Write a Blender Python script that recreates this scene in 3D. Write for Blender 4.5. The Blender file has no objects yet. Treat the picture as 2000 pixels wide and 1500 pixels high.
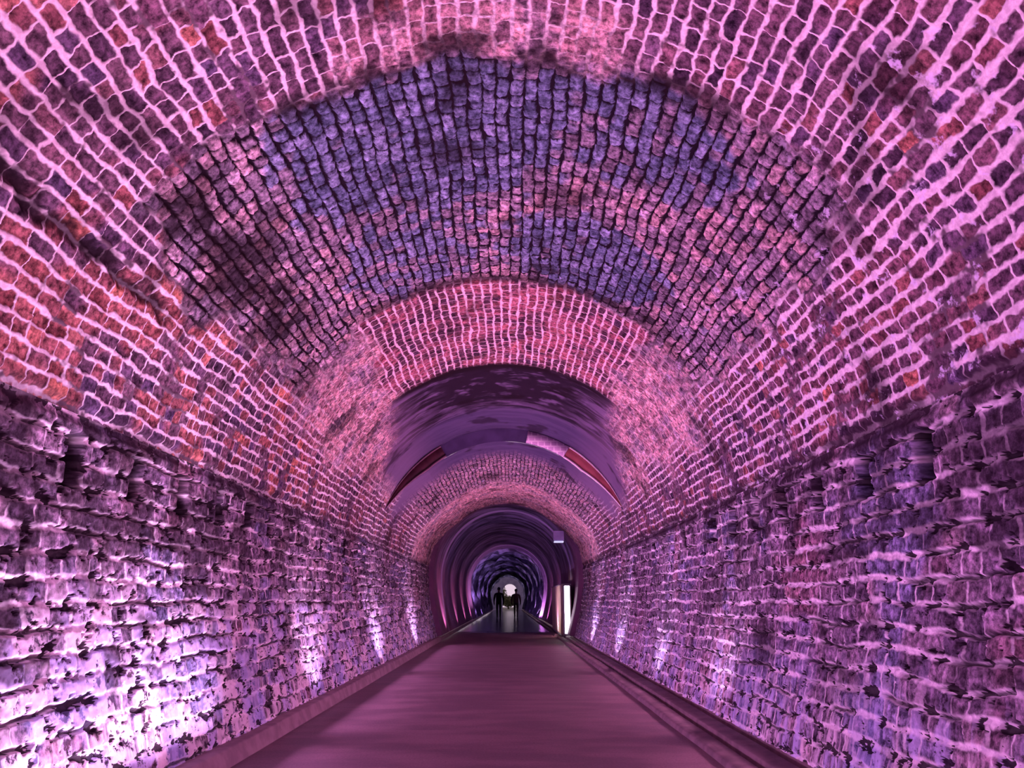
import bpy, bmesh, math, random
import numpy as np
from mathutils import Vector, Matrix

random.seed(4)
RNG = np.random.default_rng(7)
SC = bpy.context.scene
COL = SC.collection
PI = math.pi

# ------------------------------------------------------------------ basics
H = 1.04                       # eye height of the camera over the path
X0, R, CZ, BW, KB = -.08, 2.15, 1.78, 1.86, .10   # tunnel section: centre line, arch radius, arch centre height, half width at the foot, foot height


def tag(o, label=None, cat=None, group=None, kind=None):
    if label: o['label'] = label
    if cat: o['category'] = cat
    if group: o['group'] = group
    if kind: o['kind'] = kind
    return o


def link(name, me, parent=None):
    o = bpy.data.objects.new(name, me)
    COL.objects.link(o)
    if parent is not None:
        o.parent = parent
    return o


def mesh_obj(name, verts, faces, mats, parent=None, uvs=None, mat_idx=None, smooth=True):
    me = bpy.data.meshes.new(name)
    verts = np.asarray(verts, dtype=np.float32).reshape(-1, 3)
    faces = np.asarray(faces, dtype=np.int32).reshape(-1, 4)
    nf = len(faces)
    me.vertices.add(len(verts)); me.vertices.foreach_set('co', verts.ravel())
    me.loops.add(nf * 4); me.loops.foreach_set('vertex_index', faces.ravel())
    me.polygons.add(nf)
    me.polygons.foreach_set('loop_start', np.arange(0, nf * 4, 4, dtype=np.int32))
    if mat_idx is not None:
        me.polygons.foreach_set('material_index', np.asarray(mat_idx, dtype=np.int32))
    if smooth:
        me.polygons.foreach_set('use_smooth', np.ones(nf, dtype=bool))
    for m in mats:
        me.materials.append(m)
    me.update(calc_edges=True)
    if uvs is not None:
        uv = me.uv_layers.new(name='metres')
        uv.data.foreach_set('uv', np.asarray(uvs, dtype=np.float32)[faces.ravel()].ravel())
    return link(name, me, parent)


def bm_obj(name, bm, mat, parent=None, smooth=False):
    me = bpy.data.meshes.new(name)
    bmesh.ops.recalc_face_normals(bm, faces=bm.faces)
    bm.to_mesh(me); bm.free()
    if smooth:
        for p in me.polygons: p.use_smooth = True
    me.materials.append(mat)
    return link(name, me, parent)


def box_bm(lo, hi, bev=.0, bm=None):
    bm = bm or bmesh.new()
    c = [(a + b) / 2 for a, b in zip(lo, hi)]; s = [b - a for a, b in zip(lo, hi)]
    r = bmesh.ops.create_cube(bm, size=1, matrix=Matrix.Translation(c) @ Matrix.Diagonal((s[0], s[1], s[2], 1)))
    if bev:
        es = list({e for v in r['verts'] for e in v.link_edges})
        bmesh.ops.bevel(bm, geom=es, offset=bev, segments=2, affect='EDGES')
    return bm


# ------------------------------------------------------------------ node helper
class NT:
    def __init__(self, name):
        self.m = bpy.data.materials.new(name); self.m.use_nodes = True
        self.t = self.m.node_tree; self.t.nodes.clear()
        self.out = self.t.nodes.new('ShaderNodeOutputMaterial')

    def N(self, typ, **kw):
        n = self.t.nodes.new(typ)
        for k, v in kw.items(): setattr(n, k, v)
        return n

    def put(self, sock, v):
        if isinstance(v, bpy.types.NodeSocket): self.t.links.new(v, sock)
        elif v is not None:
            try: sock.default_value = v
            except Exception: sock.default_value = (*v, 1.0)

    def M(self, op, a, b=None, c=None, clamp=False):
        n = self.N('ShaderNodeMath', operation=op, use_clamp=clamp)
        for i, x in enumerate((a, b, c)): self.put(n.inputs[i], x)
        return n.outputs[0]

    def add(self, a, b): return self.M('ADD', a, b)
    def sub(self, a, b): return self.M('SUBTRACT', a, b)
    def mul(self, a, b): return self.M('MULTIPLY', a, b)
    def div(self, a, b): return self.M('DIVIDE', a, b)
    def mn(self, a, b): return self.M('MINIMUM', a, b)
    def mx(self, a, b): return self.M('MAXIMUM', a, b)
    def floor(self, a): return self.M('FLOOR', a)
    def fract(self, a): return self.M('FRACT', a)
    def abs(self, a): return self.M('ABSOLUTE', a)
    def inv(self, a): return self.M('SUBTRACT', 1.0, a, clamp=True)

    def ss(self, x, a, b):                     # smoothstep from a to b (b may lie below a)
        n = self.N('ShaderNodeMapRange', interpolation_type='SMOOTHSTEP')
        self.put(n.inputs[0], x)
        if isinstance(a, (int, float)) and isinstance(b, (int, float)) and a > b:
            n.inputs[1].default_value = b; n.inputs[2].default_value = a
            n.inputs[3].default_value = 1; n.inputs[4].default_value = 0
        else:
            self.put(n.inputs[1], a); self.put(n.inputs[2], b)
        return n.outputs[0]

    def comb(self, x, y, z=0.0):
        n = self.N('ShaderNodeCombineXYZ')
        for i, v in enumerate((x, y, z)): self.put(n.inputs[i], v)
        return n.outputs[0]

    def noise(self, vec, scale, detail=2.0, rough=.5, color=False):
        n = self.N('ShaderNodeTexNoise', noise_dimensions='2D')
        self.put(n.inputs['Vector'], vec); n.inputs['Scale'].default_value = scale
        n.inputs['Detail'].default_value = detail; n.inputs['Roughness'].default_value = rough
        return n.outputs['Color'] if color else n.outputs[0]

    def white(self, vec, dim='2D'):
        n = self.N('ShaderNodeTexWhiteNoise', noise_dimensions=dim)
        self.put(n.inputs['W'] if dim == '1D' else n.inputs['Vector'], vec)
        return n.outputs['Value'], n.outputs['Color']

    def sep(self, v):
        n = self.N('ShaderNodeSeparateXYZ'); self.put(n.inputs[0], v)
        return n.outputs

    def mix(self, f, a, b, mode='MIX'):
        n = self.N('ShaderNodeMix', data_type='RGBA', blend_type=mode)
        self.put(n.inputs[0], f); self.put(n.inputs[6], a); self.put(n.inputs[7], b)
        return n.outputs[2]

    def mixf(self, f, a, b):
        n = self.N('ShaderNodeMix', data_type='FLOAT')
        self.put(n.inputs[0], f); self.put(n.inputs[2], a); self.put(n.inputs[3], b)
        return n.outputs[0]

    def ramp(self, f, stops, const=False):
        n = self.N('ShaderNodeValToRGB'); r = n.color_ramp
        if const: r.interpolation = 'CONSTANT'
        while len(r.elements) < len(stops): r.elements.new(.5)
        for e, (p, c) in zip(r.elements, stops): e.position = p; e.color = (*c, 1)
        self.put(n.inputs[0], f)
        return n.outputs[0]

    def uv(self):
        n = self.N('ShaderNodeUVMap'); n.uv_map = 'metres'
        return n.outputs[0]

    def finish(self, col, rough=.8, height=None, dist=1.0, real=True, spec=.3, normal=None, metal=0.0):
        b = self.N('ShaderNodeBsdfPrincipled')
        self.put(b.inputs['Base Color'], col); self.put(b.inputs['Roughness'], rough)
        self.put(b.inputs['Specular IOR Level'], spec); self.put(b.inputs['Metallic'], metal)
        if height is not None:
            if real:
                d = self.N('ShaderNodeDisplacement'); d.inputs['Midlevel'].default_value = 0; d.inputs['Scale'].default_value = dist
                self.put(d.inputs['Height'], height)
                self.t.links.new(d.outputs[0], self.out.inputs['Displacement'])
                self.m.displacement_method = 'DISPLACEMENT'
            else:
                d = self.N('ShaderNodeBump'); d.inputs['Distance'].default_value = dist
                self.put(d.inputs['Height'], height); self.t.links.new(d.outputs[0], b.inputs['Normal'])
        self.t.links.new(b.outputs[0], self.out.inputs['Surface'])
        return self.m


def cells(g, uvv, h, L, warp1, warp2, wig=.0, cut=0.):
    """a wobbly running bond: distance to the joint, random value and colour per unit"""
    s = g.sep(uvv)
    n1 = g.sep(g.noise(uvv, 1.6, 1.5, .5, True)); n2 = g.sep(g.noise(uvv, 9.0, 2.0, .55, True))
    u = g.add(s[0], g.add(g.mul(g.sub(n1[0], .5), warp1), g.mul(g.sub(n2[0], .5), warp2)))
    v = g.add(s[1], g.add(g.mul(g.sub(n1[1], .5), warp1), g.mul(g.sub(n2[1], .5), g.mul(warp2, 1.6))))
    q = g.div(u, h); row = g.floor(q); fu = g.fract(q)
    w, wc = g.white(row, '1D')
    Lr = g.mul(L, g.add(.72, g.mul(w, .6)))
    p = g.add(g.div(v, Lr), g.mul(g.sep(wc)[1], 13.0)); colm = g.floor(p); fv = g.fract(p)
    val, c = g.white(g.comb(row, colm))
    # every unit is cut a little shorter or longer than its neighbours
    du = g.mul(g.mn(fu, g.sub(1.0, fu)), h); dv = g.mul(g.mn(fv, g.sub(1.0, fv)), Lr)
    # rounded corner: smooth minimum
    n = g.N('ShaderNodeMath', operation='SMOOTH_MIN'); g.put(n.inputs[0], du); g.put(n.inputs[1], dv); n.inputs[2].default_value = .022
    return n.outputs[0], du, dv, val, g.sep(c), u, v, fu


# ------------------------------------------------------------------ materials
def mat_brick():
    g = NT('vault_brick'); U = g.uv(); s = g.sep(U); u0, v0 = s[0], s[1]
    au = g.abs(u0)
    big = g.noise(U, .55, 3, .55); mid = g.noise(U, 2.2, 3, .6); fine = g.noise(U, 26, 4, .68); grain = g.noise(U, 11, 3, .6)
    bn = g.sub(g.noise(U, 1.3, 2, .6), .5)
    smooth_zone = g.mul(g.ss(v0, 3.2, 3.5), g.ss(au, 2.5, 2.2))
    d, du, dv, r, rc, u, v, fu = cells(g, U, .088, .14, .075, g.mixf(smooth_zone, .040, .027))
    # zones of different pointing
    vv = g.add(v0, g.mul(bn, .5)); uu = g.add(au, g.mul(bn, .8))
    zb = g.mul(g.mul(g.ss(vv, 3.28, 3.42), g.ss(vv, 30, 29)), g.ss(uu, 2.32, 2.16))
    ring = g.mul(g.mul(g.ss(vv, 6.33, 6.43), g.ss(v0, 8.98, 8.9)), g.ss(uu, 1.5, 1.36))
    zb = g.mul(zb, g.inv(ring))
    # salmon shoulders, flush pointing
    sal = g.mul(g.mul(g.ss(vv, 6.3, 7.4), g.ss(vv, 13.5, 12.5)), g.mul(g.ss(uu, 1.35, 1.5), g.ss(uu, 2.6, 2.3)))
    sal2 = g.mul(g.mul(g.ss(v0, 2.9, 3.1), .6), g.mul(g.ss(vv, 3.48, 3.38), g.ss(uu, .9, .5)))
    pink = g.mul(g.ss(vv, 17.0, 17.5), 1.0)
    flush = g.mx(g.mx(sal, sal2), pink)
    zb = g.mul(zb, g.inv(g.mul(flush, .8)))
    # mortar width
    mn = g.noise(U, 7.0, 3, .65)
    mw_w = g.add(.0005, g.mul(g.M('POWER', mn, 2.4), .030))
    right = g.mul(g.ss(u0, 1.6, 2.3), g.ss(v0, 6.5, 4.5))
    mw_w = g.mul(mw_w, g.add(1.0, g.mul(right, .75)))
    mw_b = g.add(.0012, g.mul(g.M('POWER', mn, 3.0), .034))
    mw = g.mixf(zb, mw_w, mw_b)
    # cross joints a little thinner than bed joints
    dj = g.mn(du, g.mul(dv, 1.7))
    nn = g.N('ShaderNodeMath', operation='SMOOTH_MIN'); g.put(nn.inputs[0], du); g.put(nn.inputs[1], g.mul(dv, g.mixf(zb, 2.3, 1.15))); nn.inputs[2].default_value = .02
    dj = g.add(nn.outputs[0], g.add(g.mul(g.sub(fine, .5), .016), g.mul(g.sub(grain, .5), .014)))
    brick = g.ss(dj, g.sub(mw, .002), g.add(mw, .009))
    # brick colours
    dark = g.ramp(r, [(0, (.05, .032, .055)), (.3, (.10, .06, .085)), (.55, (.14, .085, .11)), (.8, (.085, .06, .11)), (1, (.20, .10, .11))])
    redc = g.ramp(r, [(0, (.17, .06, .06)), (.4, (.30, .12, .11)), (.7, (.20, .08, .09)), (1, (.48, .19, .13))])
    blue = g.ramp(r, [(0, (.06, .08, .125)), (.5, (.10, .13, .205)), (1, (.18, .21, .31))])
    rosy = g.ramp(r, [(0, (.13, .11, .14)), (.35, (.25, .21, .26)), (.7, (.37, .25, .26)), (1, (.44, .36, .42))])
    salm = g.ramp(r, [(0, (.20, .12, .14)), (.5, (.46, .28, .28)), (1, (.70, .46, .44))])
    redz = g.ss(g.add(g.noise(U, .9, 2, .6), g.mul(g.sub(rc[1], .5), .30)), .50, .60)
    leftz = g.mul(g.ss(u0, -1.4, -2.4), g.ss(v0, 9.0, 7.0))
    redm = g.mul(redz, g.add(.25, g.mul(leftz, .75)))
    spare = g.ss(rc[2], .93, .95)
    cw = g.mix(g.mx(redm, g.mul(spare, .8)), dark, redc)
    def blob(uc, vc, ru, rv_):
        a = g.div(g.sub(u0, uc), ru); b = g.div(g.sub(v0, vc), rv_)
        return g.ss(g.add(g.mul(a, a), g.mul(b, b)), 1.6, .3)
    bl = g.mx(g.mx(blob(-.45, 4.05, 1.0, .95), g.mul(blob(.75, 3.9, .9, .6), .75)), g.mx(g.mul(blob(.75, 5.7, .75, .75), .85), g.mul(blob(-.7, 5.5, .6, .9), .6)))
    bl = g.mx(bl, g.ss(g.mul(g.ss(v0, 12, 13), g.inv(g.ss(v0, 17.5, 17))), .2, .8))
    bluez = g.ss(g.add(g.add(bl, g.mul(g.sub(rc[0], .5), .75)), g.mul(g.sub(mid, .5), .9)), .42, .60)
    cb = g.mix(bluez, rosy, blue)
    # sooty left haunch of the black pointed part
    cbrick = g.mix(zb, cw, cb)
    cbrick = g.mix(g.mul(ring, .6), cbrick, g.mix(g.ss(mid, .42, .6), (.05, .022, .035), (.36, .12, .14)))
    cbrick = g.mix(flush, cbrick, g.mix(g.mul(g.ss(mid, .5, .65), .6), salm, blue))
    cbrick = g.mix(1.0, cbrick, g.ramp(fine, [(.30, (.22, .20, .24)), (.48, (.85, .85, .87)), (.68, (1.8, 1.75, 1.8))]), 'MULTIPLY')
    cbrick = g.mix(1.0, cbrick, g.ramp(grain, [(.32, (.5, .48, .52)), (.5, (1.0, 1.0, 1.0)), (.68, (1.35, 1.33, 1.35))]), 'MULTIPLY')
    # mortar colours
    mcw = g.mix(g.ss(fine, .3, .7), (.60, .50, .57), (.84, .78, .82))
    miss = g.mul(g.ss(g.add(g.noise(U, 2.6, 4, .65), g.mul(g.ss(au, 2.5, 3.1), -.05)), .45, .36), .9)
    mcw = g.mix(miss, mcw, (.05, .025, .04))
    mcf = g.mix(g.ss(fine, .36, .62), (.07, .045, .055), (.62, .46, .46))
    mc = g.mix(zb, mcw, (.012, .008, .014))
    mc = g.mix(g.mul(flush, .85), mc, mcf)
    mc = g.mix(g.mul(ring, .45), mc, (.68, .46, .50))
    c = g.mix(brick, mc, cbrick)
    # concrete band between the brick rings
    aw = g.add(1.55, g.mul(g.sub(v0, 8.9), .24))
    band = g.mul(g.mul(g.ss(v0, 8.9, 8.97), g.ss(v0, 17.2, 16.8)), g.ss(g.add(g.sub(au, aw), g.mul(g.sub(big, .5), .9)), .22, -.22))
    band = g.mul(band, g.inv(g.ss(v0, 13.2, 14.6)))
    bandc = g.mix(g.ss(g.noise(g.comb(g.mul(u0, .7), g.mul(v0, 3.0), 0), 1.5, 4, .65), .40, .62), (.016, .012, .02), (.12, .09, .17))
    bandc = g.mix(g.mul(g.ss(v0, 10.9, 11.4), .85), bandc, (.070, .058, .125))
    bandc = g.mix(g.mul(g.ss(au, 1.0, 2.0), .55), bandc, (.21, .145, .24))
    bandc = g.mix(g.mul(g.mul(g.ss(v0, 11.2, 10.4), g.ss(au, 1.5, .7)), g.ss(mid, .36, .50)), bandc, (.018, .012, .022))
    c = g.mix(band, c, bandc)
    # soot: edges of the black pointed part, patches along the crown
    soot = g.mul(g.ss(g.abs(g.sub(vv, 3.38)), .17, .03), g.ss(g.noise(U, 2.6, 3, .6), .37, .54))
    soot = g.mul(soot, g.ss(uu, 2.2, 1.0))
    soot = g.mx(soot, g.mul(g.mul(g.ss(g.abs(g.sub(v0, 6.33)), .14, .02), g.ss(au, 1.5, 1.2)), .9))
    soot = g.mx(soot, g.mul(g.ss(g.abs(g.sub(v0, 8.98)), .22, .03), g.ss(au, 1.7, 1.2)))
    lsoot = g.mul(g.ss(g.abs(g.add(uu, -1.95)), .5, .1), g.mul(g.ss(u0, -1.2, -1.6), g.mul(g.ss(vv, 3.3, 3.6), g.ss(vv, 6.6, 5.4))))
    soot = g.mx(soot, g.mul(lsoot, g.ss(mid, .34, .52)))
    soot = g.mx(soot, g.mul(g.ss(g.noise(U, 1.2, 3, .6), .58, .70), .75))
    crack = g.ss(g.abs(g.add(u0, g.add(2.44, g.mul(g.sub(g.noise(U, 4.0, 3, .6), .5), .3)))), .075, .02)
    crack = g.mul(crack, g.mul(g.ss(v0, 4.4, 4.0), g.ss(g.noise(U, 2.0, 2, .5), .36, .46)))
    soot = g.mx(soot, crack)
    c = g.mix(g.mul(soot, .88), c, (.012, .007, .010))
    c = g.mix(g.mul(g.mul(g.ss(au, 3.08, 3.15), g.ss(mid, .34, .52)), g.mixf(g.ss(u0, -.2, .2), .5, .85)), c, (.03, .017, .028))  # shade of the springline recess painted dark into the brick
    # pale bloom of lime, right haunch
    bloom = g.mul(g.mul(g.ss(u0, 1.5, 1.9), g.ss(v0, 9, 5.5)), g.ss(g.noise(U, 7.0, 4, .7), .60, .72))
    c = g.mix(g.mul(bloom, .75), c, (.72, .66, .90))
    # height
    rv = g.sub(r, .5)
    hb = g.add(g.mul(rv, g.mixf(zb, .014, .010)), g.mul(g.sub(fine, .5), .006))
    hm_w = g.add(.004, g.mul(g.sub(fine, .5), .008))
    hm = g.mixf(zb, hm_w, -.020)
    hm = g.mixf(flush, hm, .0)
    ht = g.mixf(brick, hm, hb)
    ht = g.add(ht, g.mul(g.sub(mid, .5), .03))
    ht = g.mixf(band, ht, g.mul(g.sub(mid, .5), .03))
    ht = g.sub(ht, g.mul(crack, .02))
    ht = g.mixf(g.ss(au, 3.13, 3.165), ht, -.02)
    fade = g.ss(v0, 34, 20)
    return g.finish(c, .95, g.mul(ht, fade), 1.0, True, .02)


def mat_stone():
    g = NT('wall_stone'); U = g.uv(); s = g.sep(U); u0, v0 = s[0], s[1]
    au = g.abs(u0)
    mid = g.noise(U, 2.6, 3, .6); fine = g.noise(U, 24, 4, .7); rough = g.noise(U, 9, 4, .65)
    d, du, dv, r, rc, u, v, fu = cells(g, U, .118, .165, .08, .034)
    left = g.ss(u0, .2, -.2); foot = g.ss(au, 4.25, 5.0)
    jit = g.mul(g.sub(rough, .5), .034)
    # bed joints white and thin, cross joints thinner and only here and there
    pn = g.noise(U, 3.2, 2, .6)
    bed = g.ss(g.add(du, g.mul(jit, .35)), g.add(.009, g.mul(pn, .028)), g.mul(pn, .016))
    crossn = g.ss(g.noise(U, 2.3, 2, .6), .40, .54)
    cross = g.mul(g.ss(g.add(dv, g.mul(jit, .5)), g.add(.003, g.mul(pn, .013)), .001), g.add(.12, g.mul(crossn, .75)))
    white_ = g.mx(g.mul(bed, g.ss(g.noise(U, 1.7, 3, .65), .30, .44)), cross)
    # washed out gaps: ragged black holes strung along the beds
    gw = g.mul(g.sub(g.noise(g.comb(g.mul(u0, 7.0), g.mul(v0, 5.0), 0), 1.6, 3, .65), g.sub(.535, g.mul(left, .02))), .42)
    gap = g.ss(g.sub(du, gw), .004, -.006)
    gl = g.mul(g.ss(du, .014, .004), g.ss(g.noise(g.comb(g.mul(u0, 2.6), g.mul(v0, .8), 0), 1.7, 3, .6), .50, .57))
    gap = g.mx(gap, g.mul(gl, .9))
    base = g.ramp(r, [(0, (.085, .065, .095)), (.35, (.165, .125, .18)), (.65, (.24, .18, .235)), (.85, (.125, .095, .145)), (1, (.31, .225, .26))])
    base = g.mix(g.mul(g.ss(g.noise(U, .9, 2, .5), .56, .66), .5), base, (.24, .11, .13))
    base = g.mix(g.mul(g.ss(g.noise(g.comb(g.add(u0, 5.0), v0, 0), 1.1, 2, .5), .54, .64), .6), base, (.16, .17, .30))
    base = g.mix(1.0, base, g.ramp(fine, [(.30, (.18, .16, .2)), (.48, (.80, .80, .82)), (.68, (1.9, 1.85, 1.9))]), 'MULTIPLY')
    base = g.mix(1.0, base, g.ramp(rough, [(.30, (.35, .33, .37)), (.52, (1.0, 1.0, 1.0)), (.70, (1.6, 1.55, 1.6))]), 'MULTIPLY')
    c = g.mix(g.mul(white_, .92), base, g.mix(g.ss(fine, .3, .7), (.60, .50, .62), (.95, .88, .94)))
    # lime streaks running down both feet; left foot's light pool painted in pale
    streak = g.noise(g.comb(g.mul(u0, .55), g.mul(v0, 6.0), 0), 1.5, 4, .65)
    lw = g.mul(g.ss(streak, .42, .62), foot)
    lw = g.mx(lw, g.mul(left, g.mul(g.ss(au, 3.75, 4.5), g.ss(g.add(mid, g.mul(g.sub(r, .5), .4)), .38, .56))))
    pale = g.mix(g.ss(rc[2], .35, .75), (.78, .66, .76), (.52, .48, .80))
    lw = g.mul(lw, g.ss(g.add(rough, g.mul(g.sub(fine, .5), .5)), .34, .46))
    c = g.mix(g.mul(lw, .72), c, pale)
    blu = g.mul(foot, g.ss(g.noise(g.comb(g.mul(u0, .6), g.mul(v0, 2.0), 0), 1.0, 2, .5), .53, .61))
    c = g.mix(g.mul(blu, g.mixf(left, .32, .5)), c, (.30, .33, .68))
    # soot stains, more darkening up the near walls, dark beam pockets row
    soot = g.mul(g.ss(g.add(mid, g.mul(g.mul(g.ss(au, 4.05, 3.6), g.ss(v0, 10, 6)), g.mixf(left, .09, .14))), .56, .68), g.ss(au, 4.5, 3.7))
    soot = g.mx(soot, g.mul(g.ss(g.noise(g.comb(g.mul(u0, 2.0), v0, 0), 1.4, 3, .6), .56, .66), g.ss(au, 4.9, 4.4)))
    c = g.mix(g.mul(soot, .70), c, (.022, .012, .02))
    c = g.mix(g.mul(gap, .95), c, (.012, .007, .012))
    c = g.mix(g.mul(g.mul(g.ss(au, 3.34, 3.22), g.ss(mid, .34, .52)), g.mixf(left, .85, .5)), c, (.03, .017, .028))  # same springline recess shade, painted on the stone side
    ph = g.fract(g.div(g.sub(v0, g.mul(left, .12)), .655))
    pk = g.mul(g.ss(g.abs(g.add(g.sub(ph, .55), g.mul(jit, 1.6))), .125, .095), g.ss(g.abs(g.sub(au, g.add(3.42, g.add(jit, g.mul(g.sub(mid, .5), .1))))), .14, .11))
    pk = g.mul(pk, g.mul(g.ss(v0, 1.2, 1.3), g.ss(v0, 13.0, 11.0)))
    sel, _ = g.white(g.floor(g.div(g.sub(v0, g.mul(left, .12)), .655)), '1D')
    pk = g.mul(pk, g.ss(sel, .12, .16))
    c = g.mix(g.mul(pk, .95), c, (.008, .005, .008))
    ht = g.add(g.mul(g.sub(r, .5), .016), g.mul(g.sub(rough, .5), .020))
    ht = g.add(ht, g.mul(g.sub(fine, .5), .004))
    ht = g.sub(ht, g.mul(g.ss(du, .022, .004), .006))
    ht = g.sub(ht, g.mul(gap, .030))
    ht = g.mul(ht, g.sub(1.0, g.mul(g.ss(au, 4.5, 5.0), .5)))
    ht = g.add(ht, g.mul(g.sub(mid, .5), .04))
    ht = g.sub(ht, g.mul(pk, .10))
    ht = g.mixf(g.ss(au, 3.25, 3.215), ht, -.02)
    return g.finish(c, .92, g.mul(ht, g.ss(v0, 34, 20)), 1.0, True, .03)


def mat_lining():
    g = NT('far_lining'); U = g.uv(); s = g.sep(U); u0, v0 = s[0], s[1]; au = g.abs(u0)
    st = g.noise(g.comb(g.mul(u0, .5), g.mul(v0, 1.2), 0), 1.6, 4, .65); mid = g.noise(U, 2.0, 3, .6)
    c = g.mix(g.ss(st, .38, .64), (.022, .018, .035), (.17, .13, .24))
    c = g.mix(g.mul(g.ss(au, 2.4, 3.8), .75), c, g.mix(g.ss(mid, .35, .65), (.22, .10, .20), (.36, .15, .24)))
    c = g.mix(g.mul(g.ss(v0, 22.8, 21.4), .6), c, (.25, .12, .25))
    ring = g.mx(g.mul(g.ss(v0, 23.5, 23.6), g.ss(v0, 24.1, 24.0)), g.ss(v0, 38.6, 38.8))
    c = g.mix(g.mul(ring, .8), c, (.38, .30, .50))
    return g.finish(c, .6, g.mul(g.sub(mid, .5), 1.0), .03, False, .4)


def mat_rock():
    g = NT('far_rock'); U = g.uv(); s = g.sep(U); u0, v0 = s[0], s[1]; au = g.abs(u0)
    a = g.noise(U, 1.1, 4, .65)
    c = g.mix(g.ss(a, .40, .62), (.04, .032, .07), (.34, .30, .52))
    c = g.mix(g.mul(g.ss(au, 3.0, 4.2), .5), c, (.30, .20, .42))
    return g.finish(c, .6, a, .15, False, .4)


def mat_floor():
    g = NT('path_concrete'); U = g.uv(); s = g.sep(U); x, y = s[0], s[1]
    b = g.noise(g.comb(g.mul(x, .8), g.mul(y, 2.2), 0), 1.4, 4, .6); f = g.noise(U, 60, 3, .7); big = g.noise(U, .35, 2, .5)
    c = g.mix(g.ss(b, .35, .68), (.165, .105, .125), (.245, .155, .175))
    c = g.mix(1.0, c, g.ramp(f, [(.3, (.82, .82, .82)), (.7, (1.15, 1.15, 1.15))]), 'MULTIPLY')
    ye = g.add(y, g.mul(g.sub(g.noise(U, .9, 2, .5), .5), 3.0))
    wet = g.ss(ye, 25.0, 27.5)
    c = g.mix(wet, c, (.035, .028, .045))
    tr = g.ss(g.abs(g.sub(y, 17.0)), .12, .05)
    ro = g.mixf(wet, g.add(.45, g.mul(b, .25)), .16)
    return g.finish(c, ro, g.add(g.mul(b, .5), g.mul(f, .12)), .008, False, .2)


def mat_kerb(name, c0, c1):
    g = NT(name); tc = g.N('ShaderNodeTexCoord'); n = g.N('ShaderNodeTexNoise'); g.t.links.new(tc.outputs['Object'], n.inputs['Vector'])
    n.inputs['Scale'].default_value = 7; n.inputs['Detail'].default_value = 4
    c = g.mix(g.ss(n.outputs[0], .35, .65), c0, c1)
    return g.finish(c, .75, n.outputs[0], .01, False, .3)


def mat_plain(name, c0, c1=None, rough=.6, scale=9, spec=.4, metal=0., coat=None):
    g = NT(name); tc = g.N('ShaderNodeTexCoord'); n = g.N('ShaderNodeTexNoise'); g.t.links.new(tc.outputs['Object'], n.inputs['Vector'])
    n.inputs['Scale'].default_value = scale; n.inputs['Detail'].default_value = 3
    c = g.mix(g.ss(n.outputs[0], .35, .65), c0, c1 or tuple(v * .8 for v in c0))
    return g.finish(c, rough, n.outputs[0], .004, False, spec, metal=metal)


def mat_emit(name, c, s):
    g = NT(name); e = g.N('ShaderNodeEmission'); e.inputs[0].default_value = (*c, 1); e.inputs[1].default_value = s
    g.t.links.new(e.outputs[0], g.out.inputs['Surface']); return g.m


BRICK, STONE, LINING, ROCK, PATH = mat_brick(), mat_stone(), mat_lining(), mat_rock(), mat_floor()

# ------------------------------------------------------------------ tunnel shell
def base_profile():
    pts = []
    for t in np.linspace(0, 1, 400):
        pts.append((X0 - (BW + (R - BW) * math.sin(t * PI / 2)), KB + (CZ - KB) * t))
    for a in np.linspace(PI, 0, 1500)[1:]:
        pts.append((X0 + R * math.cos(a), CZ + R * math.sin(a)))
    for t in np.linspace(1, 0, 400)[1:]:
        pts.append((X0 + (BW + (R - BW) * math.sin(t * PI / 2)), KB + (CZ - KB) * t))
    p = np.array(pts); s = np.r_[0, np.cumsum(np.hypot(*np.diff(p, axis=0).T))]; s -= s[-1] / 2
    tg = np.gradient(p, s, axis=0); nrm = np.stack([tg[:, 1], -tg[:, 0]], 1)      # points into the tunnel
    nrm /= np.linalg.norm(nrm, axis=1)[:, None]
    return p, s, nrm


PP, PS, PN = base_profile()
UMAX = PS[-1]
SPR = 3.19


def at(u, inset=0.):
    u = np.asarray(u, float); inset = np.broadcast_to(inset, u.shape)
    x = np.interp(u, PS, PP[:, 0]); z = np.interp(u, PS, PP[:, 1])
    nx = np.interp(u, PS, PN[:, 0]); nz = np.interp(u, PS, PN[:, 1])
    return x + nx * inset, z + nz * inset


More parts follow.
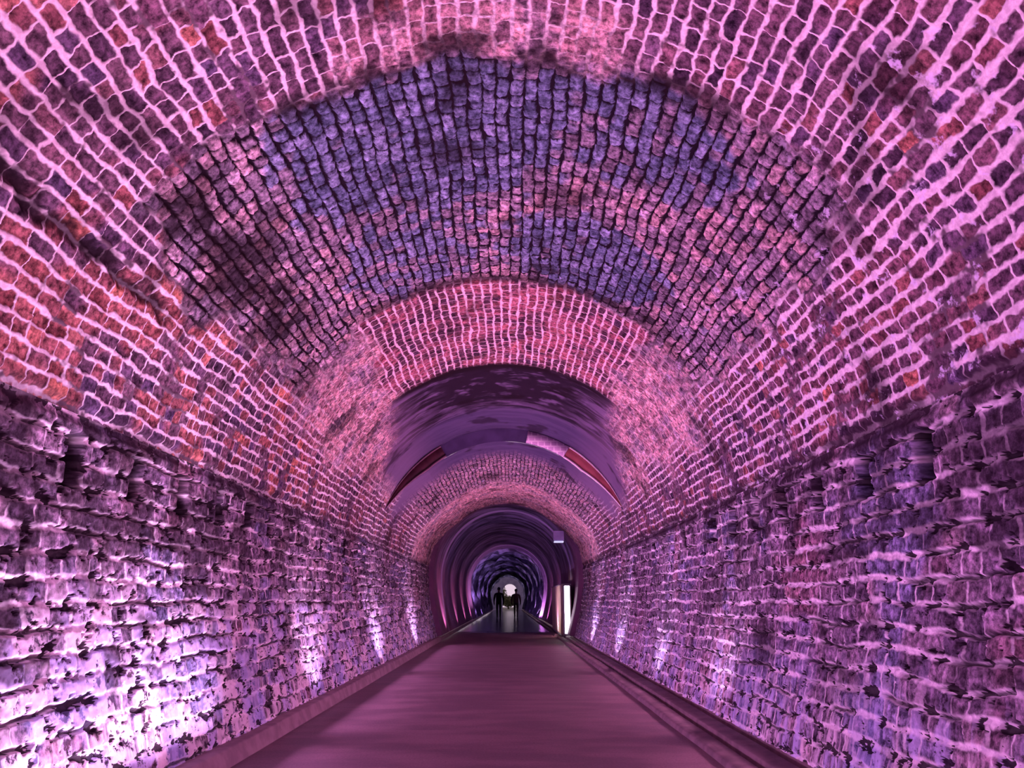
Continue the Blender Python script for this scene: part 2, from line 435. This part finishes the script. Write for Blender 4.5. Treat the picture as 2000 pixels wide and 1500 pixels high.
class Shell:
    def __init__(self): self.v, self.f, self.uv, self.mi, self.n = [], [], [], [], 0

    def sheet(self, us, ys, inset, mi):
        """skin over arc lengths us and depths ys; inset(u) may thicken the lining"""
        us = np.asarray(us); ys = np.asarray(ys)
        ins = inset(us) if callable(inset) else np.full(us.shape, float(inset))
        x, z = at(us, ins)
        nu, ny = len(us), len(ys)
        V = np.empty((ny, nu, 3)); V[:, :, 0] = x; V[:, :, 1] = ys[:, None]; V[:, :, 2] = z
        T = np.empty((ny, nu, 2)); T[:, :, 0] = us; T[:, :, 1] = ys[:, None]
        self._grid(V, T, mi)

    def face(self, us, y, ia, ib, mi, n=4, v0=None):
        """the end face of a thicker lining, between insets ia and ib, facing the camera"""
        us = np.asarray(us)
        A = ia(us) if callable(ia) else np.full(us.shape, float(ia)); B = ib(us) if callable(ib) else np.full(us.shape, float(ib))
        V = np.empty((n, len(us), 3)); T = np.empty((n, len(us), 2))
        for k in range(n):
            q = k / (n - 1); x, z = at(us, A + (B - A) * q)
            V[k, :, 0] = x; V[k, :, 1] = y; V[k, :, 2] = z; T[k, :, 0] = us; T[k, :, 1] = (y if v0 is None else v0) + (B - A) * q
        self._grid(V, T, mi)

    def _grid(self, V, T, mi):
        ny, nu = V.shape[:2]
        i = np.arange(ny * nu).reshape(ny, nu) + self.n
        F = np.stack([i[:-1, :-1], i[1:, :-1], i[1:, 1:], i[:-1, 1:]], -1).reshape(-1, 4)
        self.v.append(V.reshape(-1, 3)); self.uv.append(T.reshape(-1, 2)); self.f.append(F); self.mi.append(np.full(len(F), mi)); self.n += ny * nu

    def build(self, name, mats, label=None):
        o = mesh_obj(name, np.vstack(self.v), np.vstack(self.f), mats, None, np.vstack(self.uv), np.concatenate(self.mi))
        return tag(o, label, kind='structure')


def depth_steps(a, b, k=.0007, lo=.006):
    ys = [a]
    while ys[-1] < b:
        ys.append(ys[-1] + max(lo, k * ys[-1] ** 2))
    ys[-1] = b
    return np.array(ys)


Y_STEP, Y_LIN, Y_ROCK, Y_END = 12.6, 21.2, 39.3, 88.0
near = np.r_[np.arange(-6, 1.6, .12), depth_steps(1.6, Y_LIN)]
k_step = int(np.argmin(abs(near - Y_STEP))); near[k_step] = Y_STEP
lin_y = np.arange(Y_LIN, Y_ROCK + .01, .181); lin_y[-1] = Y_ROCK
rock_y = np.linspace(Y_ROCK, Y_END, 180)


def crescent(u):
    a = np.abs(u)
    return .23 * np.clip((2.62 - a) / 1.0, 0, 1) ** .8


def lin_in(u): return .13 + 0 * u
def rock_in(u): return .27 + 0 * u


def us(a, b, d): return np.linspace(a, b, int(round((b - a) / d)) + 1)


def rough_rock(sh, us_, seed):
    """uneven rock skin: the far part was left as cut"""
    sh.sheet(us_, rock_y, rock_in, 2)
    V = sh.v[-1].reshape(len(rock_y), len(us_), 3); T = sh.uv[-1].reshape(len(rock_y), len(us_), 2)
    u, y = T[:, :, 0], T[:, :, 1]
    rr = np.random.default_rng(5); dsp = np.zeros_like(u)
    for k in range(26):
        f1, f2, ph = rr.uniform(1, 7), rr.uniform(.5, 4), rr.uniform(0, 6.28)
        dsp += np.sin(u * f1 + y * f2 + ph) / (1 + .45 * math.hypot(f1, f2))
    dsp *= .055 * np.clip((y - Y_ROCK) / 1.2, 0, 1)
    nx = np.interp(u, PS, PN[:, 0]); nz = np.interp(u, PS, PN[:, 1])
    V[:, :, 0] += nx * dsp; V[:, :, 2] += nz * dsp
    sh.v[-1] = V.reshape(-1, 3)


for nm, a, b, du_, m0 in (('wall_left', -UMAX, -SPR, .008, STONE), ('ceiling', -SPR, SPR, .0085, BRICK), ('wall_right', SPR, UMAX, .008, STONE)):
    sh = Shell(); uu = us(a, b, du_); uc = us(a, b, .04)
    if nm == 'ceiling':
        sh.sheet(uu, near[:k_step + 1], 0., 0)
        sh.face(us(-2.9, 2.9, .02), Y_STEP, -.10, crescent, 3, 5)
        sh.sheet(uu, near[k_step:], crescent, 0)
        sh.face(uc, Y_LIN, lambda u: crescent(u) - .12, lin_in, 1)
    else:
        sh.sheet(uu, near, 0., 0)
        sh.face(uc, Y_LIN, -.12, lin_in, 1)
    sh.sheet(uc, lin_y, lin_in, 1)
    sh.face(uc, Y_ROCK, .08, rock_in, 1)
    rough_rock(sh, uc, 5)
    face_m = mat_plain('step_face', (.13, .095, .23), (.09, .065, .16), .8, 3) if nm == 'ceiling' else STONE
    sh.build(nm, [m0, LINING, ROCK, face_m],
             {'wall_left': 'left tunnel wall of rough stone courses, lit brightest near its foot',
              'ceiling': 'barrel vault of brick in pink and violet light over the path',
              'wall_right': 'right tunnel wall of stone courses with white pointing and beam pockets'}[nm])

# floor and kerbs
ys = np.r_[np.arange(-6, Y_END + .6, .5)]
xs = np.linspace(-1.86, 1.50, 12)
V = np.array([[x, y, 0] for y in ys for x in xs]); i = np.arange(len(V)).reshape(len(ys), len(xs))
F = np.stack([i[:-1, :-1], i[:-1, 1:], i[1:, 1:], i[1:, :-1]], -1).reshape(-1, 4)
tag(mesh_obj('floor', V, F, [PATH], None, V[:, :2]), 'flat concrete path running down the middle of the tunnel', kind='structure')


def extrude_profile(name, prof, mat, label):
    ys_ = np.arange(-6, Y_END + .1, 1.0)
    wob = [(random.uniform(-.006, .006), random.uniform(-.004, .004)) for _ in ys_]
    V = np.array([[x + w[0], y, z + (w[1] if z > .02 else 0)] for y, w in zip(ys_, wob) for x, z in prof]); n = len(prof)
    i = np.arange(len(V)).reshape(len(ys_), n)
    F = np.stack([i[:-1, :-1], i[1:, :-1], i[1:, 1:], i[:-1, 1:]], -1).reshape(-1, 4)
    return tag(mesh_obj(name, V, F, [mat], smooth=False), label, kind='structure')


KERB = mat_kerb('kerb_concrete', (.20, .13, .16), (.28, .19, .22))
KERB2 = mat_kerb('ledge_concrete', (.13, .085, .10), (.20, .13, .15))
extrude_profile('trim_1', [(-2.12, .10), (-1.86, .105), (-1.845, .095), (-1.815, .01), (-1.80, -.02)], KERB, 'low concrete kerb along the foot of the left wall')
extrude_profile('trim_2', [(1.40, -.02), (1.415, .03), (1.43, .04), (1.545, .05), (1.55, .02), (1.59, .02), (1.595, .075), (1.605, .08), (1.725, .09), (1.735, .05), (1.77, .05), (1.78, .10), (2.0, .11)],
                KERB2, 'stepped concrete ledge with a groove along the foot of the right wall')

# end walls: an added unseen cap behind the camera, and the far portal
def ring_wall(name, y, opening, mat, label):
    u_ = us(-UMAX, UMAX, .1); x, z = at(u_, -.1); n = len(u_)
    outer = [(x[0], -.1)] + list(zip(x, z)) + [(x[-1], -.1)]
    if opening is None:
        cx, cz = X0, 1.5; inner = [(cx + (px - cx) * .02, cz + (pz - cz) * .02) for px, pz in outer]
    else:
        inner = opening(len(outer))
    V = [(px, y, pz) for px, pz in outer] + [(px, y, pz) for px, pz in inner] + [(px, y + .45, pz) for px, pz in inner]
    m = len(outer); F = [(k, k + 1, m + k + 1, m + k) for k in range(m - 1)] + [(m + k, m + k + 1, 2 * m + k + 1, 2 * m + k) for k in range(m - 1)]
    return tag(mesh_obj(name, V, F, [mat], smooth=False), label, kind='structure')


ring_wall('rear_light_cap', -6.0, None, KERB2, None)  # cap added to keep sky light out; the tunnel itself runs on


def portal_opening(n):
    hw, zs = .82, 2.05; c = .12; pts = []
    for k in range(n):
        t = k / (n - 1)
        if t < .25: pts.append((c - hw, -.1 + (zs + .1) * t / .25))
        elif t > .75: pts.append((c + hw, -.1 + (zs + .1) * (1 - t) / .25))
        else:
            a = PI * (1 - (t - .25) / .5); pts.append((c + hw * math.cos(a), zs + hw * math.sin(a)))
    return pts


ring_wall('wall_back', Y_END, portal_opening, mat_plain('portal_masonry', (.30, .24, .34), (.22, .17, .26), .8, 2), 'masonry end wall far down the tunnel with an arched way out')

# ------------------------------------------------------------------ step face panels
def face_plate_verts(u0, u1, i0, i1, th, y, n=40):
    """a curved plate on the step face following the vault between arc lengths u0 and u1"""
    u_ = np.linspace(u0, u1, n); cr = crescent(u_)
    a = cr * i0; b = cr * i1
    xa, za = at(u_, a); xb, zb = at(u_, b)
    V, F = [], []
    for k in range(n):
        V += [(xa[k], y, za[k]), (xb[k], y, zb[k]), (xb[k], y - th, zb[k]), (xa[k], y - th, za[k])]
    for k in range(n - 1):
        p, q = 4 * k, 4 * k + 4
        for j in range(4):
            F.append((p + j, p + (j + 1) % 4, q + (j + 1) % 4, q + j))
    F += [(0, 1, 2, 3), (4 * n - 4, 4 * n - 3, 4 * n - 2, 4 * n - 1)]
    return V, F


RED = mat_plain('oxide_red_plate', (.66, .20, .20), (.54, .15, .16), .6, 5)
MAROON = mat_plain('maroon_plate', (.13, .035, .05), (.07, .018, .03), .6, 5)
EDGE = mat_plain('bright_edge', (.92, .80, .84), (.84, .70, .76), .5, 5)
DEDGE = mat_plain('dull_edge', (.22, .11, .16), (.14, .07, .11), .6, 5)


def plate(name, s, mat, emat, label, ua, ub, edges=True):
    root = bpy.data.objects.new(name, None); COL.objects.link(root)
    x, z = at(np.array([s * ub]), 0.); root.location = (float(x[0]), Y_STEP, float(z[0]))
    off = np.array(root.location)

    def part(nm, i0, i1, th, y, m, a=ua, b=ub):
        V, F = face_plate_verts(s * a, s * b, i0, i1, th, y)
        o = mesh_obj(nm, np.array(V) - off, F, [m], root, smooth=False); return o
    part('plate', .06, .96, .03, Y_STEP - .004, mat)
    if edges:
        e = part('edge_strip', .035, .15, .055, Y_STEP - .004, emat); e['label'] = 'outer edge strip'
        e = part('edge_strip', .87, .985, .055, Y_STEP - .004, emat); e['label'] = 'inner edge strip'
    return tag(root, label, 'panel')


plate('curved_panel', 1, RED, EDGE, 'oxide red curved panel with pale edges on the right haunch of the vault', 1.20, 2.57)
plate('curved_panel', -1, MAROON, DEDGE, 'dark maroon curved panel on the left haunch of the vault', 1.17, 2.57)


def mat_patch():
    g = NT('pale_brick_patch'); tc = g.N('ShaderNodeTexCoord'); b = g.N('ShaderNodeTexBrick')
    g.t.links.new(tc.outputs['Object'], b.inputs['Vector']); b.inputs['Scale'].default_value = 1
    mp = g.N('ShaderNodeMapping'); mp.inputs['Rotation'].default_value = (PI / 2, 0, 0); g.t.links.new(tc.outputs['Object'], mp.inputs[0]); g.t.links.new(mp.outputs[0], b.inputs['Vector'])
    b.inputs['Brick Width'].default_value = .11; b.inputs['Row Height'].default_value = .09; b.inputs['Mortar Size'].default_value = .012
    b.inputs['Color1'].default_value = (.74, .52, .74, 1); b.inputs['Color2'].default_value = (.60, .40, .62, 1); b.inputs['Mortar'].default_value = (.90, .74, .88, 1)
    return g.finish(b.outputs[0], .8)


pt = plate('brick_patch', 1, mat_patch(), EDGE, 'pale pink brickwork patch above the red curved panel', .42, 1.195, False)
pt['category'] = 'patch'

# ------------------------------------------------------------------ things along the right wall
LED = mat_emit('led_tube', (1.0, .86, 1.0), 5.0)
BEIGE = mat_plain('beige_board', (.60, .44, .34), (.50, .34, .32), .6, 3)
FRAME = mat_plain('grey_metal', (.30, .26, .32), (.22, .20, .26), .45, 6, .5, .4)

cab = bpy.data.objects.new('light_cabinet', None); COL.objects.link(cab); cab.location = (1.66, 22.0, .05)
tag(cab, 'beige box cabinet with a white glowing front end against the right wall', 'cabinet')
bm = box_bm((-.14, .03, .06), (.13, 5.0, 1.43), .012)
bm_obj('body', bm, BEIGE, cab)
bm = box_bm((-.12, .0, .06), (.115, .03, 1.42), .008); bm_obj('front_frame', bm, FRAME, cab)
bm = box_bm((-.065, -.015, .09), (.085, .0, 1.40), .006); o = bm_obj('light_tube', bm, LED, cab); o['label'] = 'white glowing light panel'
bm = box_bm((-.16, .0, 1.43), (.14, 5.02, 1.455), .006); bm_obj('lid', bm, FRAME, cab)
bm = box_bm((-.12, .06, .0), (.11, 4.9, .06), .0); bm_obj('plinth', bm, FRAME, cab)

jb = bpy.data.objects.new('floodlight', None); COL.objects.link(jb)
jb.location = (1.40, 20.75, 2.76)
tag(jb, 'small pale blue floodlight box high on the right beside the ring', 'floodlight')
PB = mat_plain('pale_blue_case', (.42, .42, .72), (.34, .34, .62), .5, 6)
bm = box_bm((-.17, -.10, -.15), (.12, .10, .13), .02); bm_obj('case', bm, PB, jb)
bm = box_bm((-.16, -.115, -.185), (.11, .09, -.148), .01); o = bm_obj('lens', bm, mat_emit('flood_lens', (.72, .66, 1.0), 1.0), jb); o['label'] = 'bright lens along the lower edge'
bm = box_bm((-.02, -.03, -.01), (.02, .03, .07), .004); bmesh.ops.transform(bm, matrix=Matrix.Translation((.10, .0, .09)) @ Matrix.Rotation(PI / 4, 4, 'Y'), verts=bm.verts); bm_obj('bracket', bm, FRAME, jb)

# ------------------------------------------------------------------ people
def mat_person(name, jacket, trousers, skin=(.30, .17, .13)):
    g = NT(name); tc = g.N('ShaderNodeTexCoord'); s = g.sep(tc.outputs['Object'])
    n = g.N('ShaderNodeTexNoise'); g.t.links.new(tc.outputs['Object'], n.inputs['Vector']); n.inputs['Scale'].default_value = 14
    z = g.add(s[2], g.mul(g.sub(n.outputs[0], .5), .012))
    c = g.mix(g.ss(z, .915, .925), trousers, jacket)
    c = g.mix(g.ss(z, 1.475, 1.485), c, skin)
    c = g.mix(g.ss(z, .095, .085), c, (.02, .02, .025))
    c = g.mix(g.mul(n.outputs[0], .4), c, (.01, .01, .012))
    return g.finish(c, .85, n.outputs[0], .006, False, .2)


def person(name, loc, rz, jacket, trousers, hairc, label, stride=1, h=1.0):
    root = bpy.data.objects.new(name, None); COL.objects.link(root); root.location = loc; root.rotation_euler = (0, 0, rz); root.scale = (h, h, h)
    tag(root, label, 'person')
    P, E, Rr = [], [], []

    def add(p, r, parent=None):
        P.append(p); Rr.append(r)
        if parent is not None: E.append((parent, len(P) - 1))
        return len(P) - 1
    pel = add((0, 0, .95), (.185, .13)); ab = add((0, .0, 1.08), (.175, .125), pel); ch = add((0, .0, 1.28), (.20, .135), ab)
    sh = add((0, -.01, 1.42), (.115, .085), ch); nk = add((0, .0, 1.50), (.058, .058), sh)
    jaw = add((0, .02, 1.575), (.068, .078), nk); hd = add((0, .015, 1.665), (.080, .098), jaw); add((0, .005, 1.735), (.058, .07), hd)
    for s in (-1, 1):
        f = s * stride
        hip = add((s * .095, 0, .88), (.098, .095), pel); kn = add((s * .10, .10 * f + .05, .50), (.064, .066), hip)
        an = add((s * .10, .20 * f - .03, .10), (.042, .044), kn); he = add((s * .10, .20 * f - .04, .045), (.042, .042), an)
        add((s * .11, .20 * f + .13, .035), (.042, .030), he)
        so = add((s * .215, -.01, 1.40), (.078, .078), sh); el = add((s * .275, -.07 * f - .03, 1.13), (.066, .066), so)
        wr = add((s * .28, -.20 * f + .04, .90), (.040, .040), el); hn = add((s * .25, -.22 * f + .06, .83), (.032, .042), wr)
        for k in range(4):
            a = add((s * (.252 - .005 * k), -.22 * f + .035 + .02 * k, .765 - .006 * (1 if k in (0, 3) else 0)), (.009, .009), hn)
            add((s * (.24 - .005 * k), -.215 * f + .04 + .02 * k, .725 + (.008 if k in (0, 3) else 0)), (.0085, .0085), a)
        t = add((s * .235, -.20 * f + .10, .80), (.010, .010), hn); add((s * .225, -.20 * f + .115, .765), (.009, .009), t)
    me = bpy.data.meshes.new('body'); me.from_pydata(P, E, []); me.materials.append(mat_person(name + '_clothes', jacket, trousers))
    ob = link('body', me, root)
    md = ob.modifiers.new('Skin', 'SKIN'); md.use_smooth_shade = True
    sv = me.skin_vertices[0].data
    for k, r in enumerate(Rr): sv[k].radius = r; sv[k].use_root = (k == 0)
    m2 = ob.modifiers.new('Subdivision', 'SUBSURF'); m2.levels = 2; m2.render_levels = 2
    bm = bmesh.new(); bmesh.ops.create_icosphere(bm, subdivisions=3, radius=1, matrix=Matrix.Translation((0, -.008, 1.70)) @ Matrix.Diagonal((.098, .112, .112, 1)))
    bmesh.ops.delete(bm, geom=[v for v in bm.verts if v.co.z < 1.70 - (.06 if v.co.y < 0.01 else -.03)], context='VERTS')
    hr = bm_obj('hair', bm, mat_plain(name + '_hair', hairc, tuple(c * .6 for c in hairc), .7, 40), root, True)
    return root


person('person', (-.62, 47.5, 0), .05, (.018, .014, .020), (.012, .010, .016), (.015, .01, .01), 'person in black walking away on the left of the distant pair', 1, 1.02)
person('person', (.46, 49.0, 0), -.06, (.075, .028, .030), (.040, .020, .022), (.03, .015, .01), 'person in dark reddish jacket on the right of the distant pair', -1, .98)

# ------------------------------------------------------------------ beyond the portal
def mat_leaf():
    g = NT('leaves'); tc = g.N('ShaderNodeTexCoord'); n = g.N('ShaderNodeTexNoise'); g.t.links.new(tc.outputs['Object'], n.inputs['Vector']); n.inputs['Scale'].default_value = 3
    return g.finish(g.mix(g.ss(n.outputs[0], .35, .65), (.030, .032, .012), (.075, .075, .026)), .7)


LEAF = mat_leaf(); BARK = mat_plain('bark', (.06, .045, .03), (.04, .03, .02), .9, 12)


def tree(name, loc, w, h, label):
    root = bpy.data.objects.new(name, None); COL.objects.link(root); root.location = loc; tag(root, label, 'tree', None)
    bm = bmesh.new(); bmesh.ops.create_cone(bm, cap_ends=True, segments=10, radius1=.12, radius2=.06, depth=h * .6, matrix=Matrix.Translation((0, 0, h * .3))); bm_obj('trunk', bm, BARK, root)
    V, F = [], []
    for k in range(2600):
        a = random.gauss(0, 1), random.gauss(0, 1), random.gauss(0, 1); q = math.sqrt(sum(c * c for c in a)) or 1
        rr = random.random() ** .4
        c = Vector((a[0] / q * w * rr, a[1] / q * w * rr, h * .58 + a[2] / q * h * .46 * rr))
        t1 = Vector((random.uniform(-1, 1), random.uniform(-1, 1), random.uniform(-1, 1))).normalized() * random.uniform(.05, .12)
        t2 = t1.cross(Vector((random.uniform(-1, 1), random.uniform(-1, 1), 1))).normalized() * .05
        n0 = len(V); V += [c - t1, c + t2, c + t1, c - t2]; F.append((n0, n0 + 1, n0 + 2, n0 + 3))
    mesh_obj('crown', [tuple(v) for v in V], F, [LEAF], root, smooth=False)
    return root


tree('tree', (-1.25, 94.0, 0), 1.05, 3.0, 'olive green tree outside the far way out, left of the bright sky')
tree('shrub', (1.15, 95.0, 0), .85, 1.75, 'low olive shrub outside the far way out, right of the path')
tree('shrub', (-.05, 99.0, 0), .95, 1.6, 'small shrub below the bright sky at the end of the path')
gv = [(-8, Y_END + .4, -.02), (8, Y_END + .4, -.02), (8, Y_END + 40, -.02), (-8, Y_END + 40, -.02)]
tag(mesh_obj('ground', gv, [(0, 1, 2, 3)], [mat_plain('outside_ground', (.09, .085, .06), (.06, .06, .045), .9, 1)], smooth=False), 'pale open ground outside the far way out', kind='structure')

w = bpy.data.worlds.new('day'); SC.world = w; w.use_nodes = True
bg = w.node_tree.nodes['Background']; bg.inputs[0].default_value = (.80, .62, .76, 1); bg.inputs[1].default_value = 1.0

# ------------------------------------------------------------------ lamps of the light show: strips along both kerbs and wall washers, plus added fills
def aim(o, target):
    o.rotation_euler = (Vector(target) - o.location).to_track_quat('-Z', 'Y').to_euler()


def strip(loc, length, col, power, target, width=.06):
    l = bpy.data.lights.new('led_or_fill_strip', 'AREA'); l.shape = 'RECTANGLE'; l.size = length; l.size_y = width; l.color = col; l.energy = power
    o = bpy.data.objects.new('led_or_fill_strip', l); COL.objects.link(o); o.location = loc
    d = (Vector(target) - o.location).normalized(); z = -d; x = Vector((0, 1, 0)); x = (x - z * x.dot(z)).normalized(); y = z.cross(x)
    o.rotation_euler = Matrix((x, y, z)).transposed().to_euler()
    return o


def wash(loc, target, col, power, angle=70, blend=.8, rad=.04):
    l = bpy.data.lights.new('washer_or_fill', 'SPOT'); l.color = col; l.energy = power; l.spot_size = math.radians(angle); l.spot_blend = blend; l.shadow_soft_size = rad
    o = bpy.data.objects.new('washer_or_fill', l); COL.objects.link(o); o.location = loc; aim(o, target); return o


MAG = (1.0, .37, .98); ROS = (1.0, .36, .76); PNK = (1.0, .34, .48); VIO = (.70, .40, 1.0); LIL = (.92, .55, 1.0)
# long strips, each side lights the other side and the vault
for y0, ln, k in ((-2.0, 5.0, 1.0), (3.5, 5.0, 1.0), (9.0, 5.0, 1.1), (15.5, 7.0, .85)):
    strip((-1.78, y0, .16), ln, MAG, 18.5 * ln * k, (1.6, y0, 2.5)).data.spread = math.radians(140)
    strip((1.70, y0, .16), ln, ROS, 16.5 * ln * k, (-1.6, y0, 2.5)).data.spread = math.radians(140)
    strip((-.1, y0, .03), ln, PNK, 4.8 * ln * k, (-.1, y0, 4)).data.spread = math.radians(100)  # added fill along the path centre, no fixture there; tints the crown pink
# pools at the wall feet
strip((-1.74, 4.0, .15), 2.8, (1.0, .56, 1.0), 40, (-1.98, 4.0, .95)).data.spread = math.radians(120)
for y, p in ((4.4, 62), (8.0, 85), (12.0, 120), (16.5, 130)):
    wash((-1.40, y, .14), (-2.15, y + .2, 1.0), (1.0, .55, 1.0), p, 95, .9)
for y, p in ((6.8, 40), (9.5, 60), (13.0, 90), (17.0, 110)):
    wash((1.28, y, .14), (2.0, y + .2, 1.0), LIL, p, 95, .9)
# the farther lining: narrow washers
for y, p in ((22.8, 150), (28, 110), (33, 130), (38, 200)):
    wash((-1.45, y, .12), (-1.95, y + .5, 1.6), ROS, p, 100)
    wash((1.40, y + 1, .12), (1.85, y + 1.5, 1.6), MAG, p, 100)
for y in (41, 48, 56, 66):
    wash((-1.30, y, .12), (-1.8, y + .4, 1.6), VIO, 210, 110)
    wash((1.25, y, .12), (1.7, y + .4, 1.4), LIL, 260, 70)
wash((-1.4, 21.6, .5), (1.6, 23.5, .75), (1.0, .82, .68), 420, 36)  # added warm spot to brighten the cabinet's beige side
wash((.2, 22.0, .1), (1.2, 25.5, 3.2), VIO, 120, 110)  # added violet fill for the dark right lining, no lamp stands here
wash((-.3, 24.0, .1), (-1.2, 28, 3.2), VIO, 70, 110)  # second added violet fill, for the left of the lining crown
wash((0, 78, .1), (0, Y_END, 3.3), (.9, .75, 1.0), 1100, 60)  # added spot that brightens the end wall, no real source there

# ------------------------------------------------------------------ camera
cam = bpy.data.cameras.new('camera'); co = bpy.data.objects.new('camera', cam); COL.objects.link(co)
FP = 1440.0
cam.sensor_fit = 'HORIZONTAL'; cam.sensor_width = 36; cam.lens = FP / 2000 * 36; cam.clip_start = .05; cam.clip_end = 400
co.location = (0, 0, H)
co.rotation_euler = (PI / 2 + math.atan((1173 - 750) / FP), 0, -math.atan((1000 - 994) / FP))
SC.camera = co

vs = SC.view_settings
vs.view_transform = 'Standard'; vs.look = 'None'; vs.gamma = 1; vs.use_curve_mapping = False; vs.exposure = 0.0
SC.cycles.use_denoising = True
SC.cycles.max_bounces = 4; SC.cycles.diffuse_bounces = 2; SC.cycles.glossy_bounces = 2
SC.cycles.use_adaptive_sampling = True; SC.cycles.adaptive_threshold = .15; SC.cycles.adaptive_min_samples = 8
SC.cycles.sample_clamp_indirect = 4
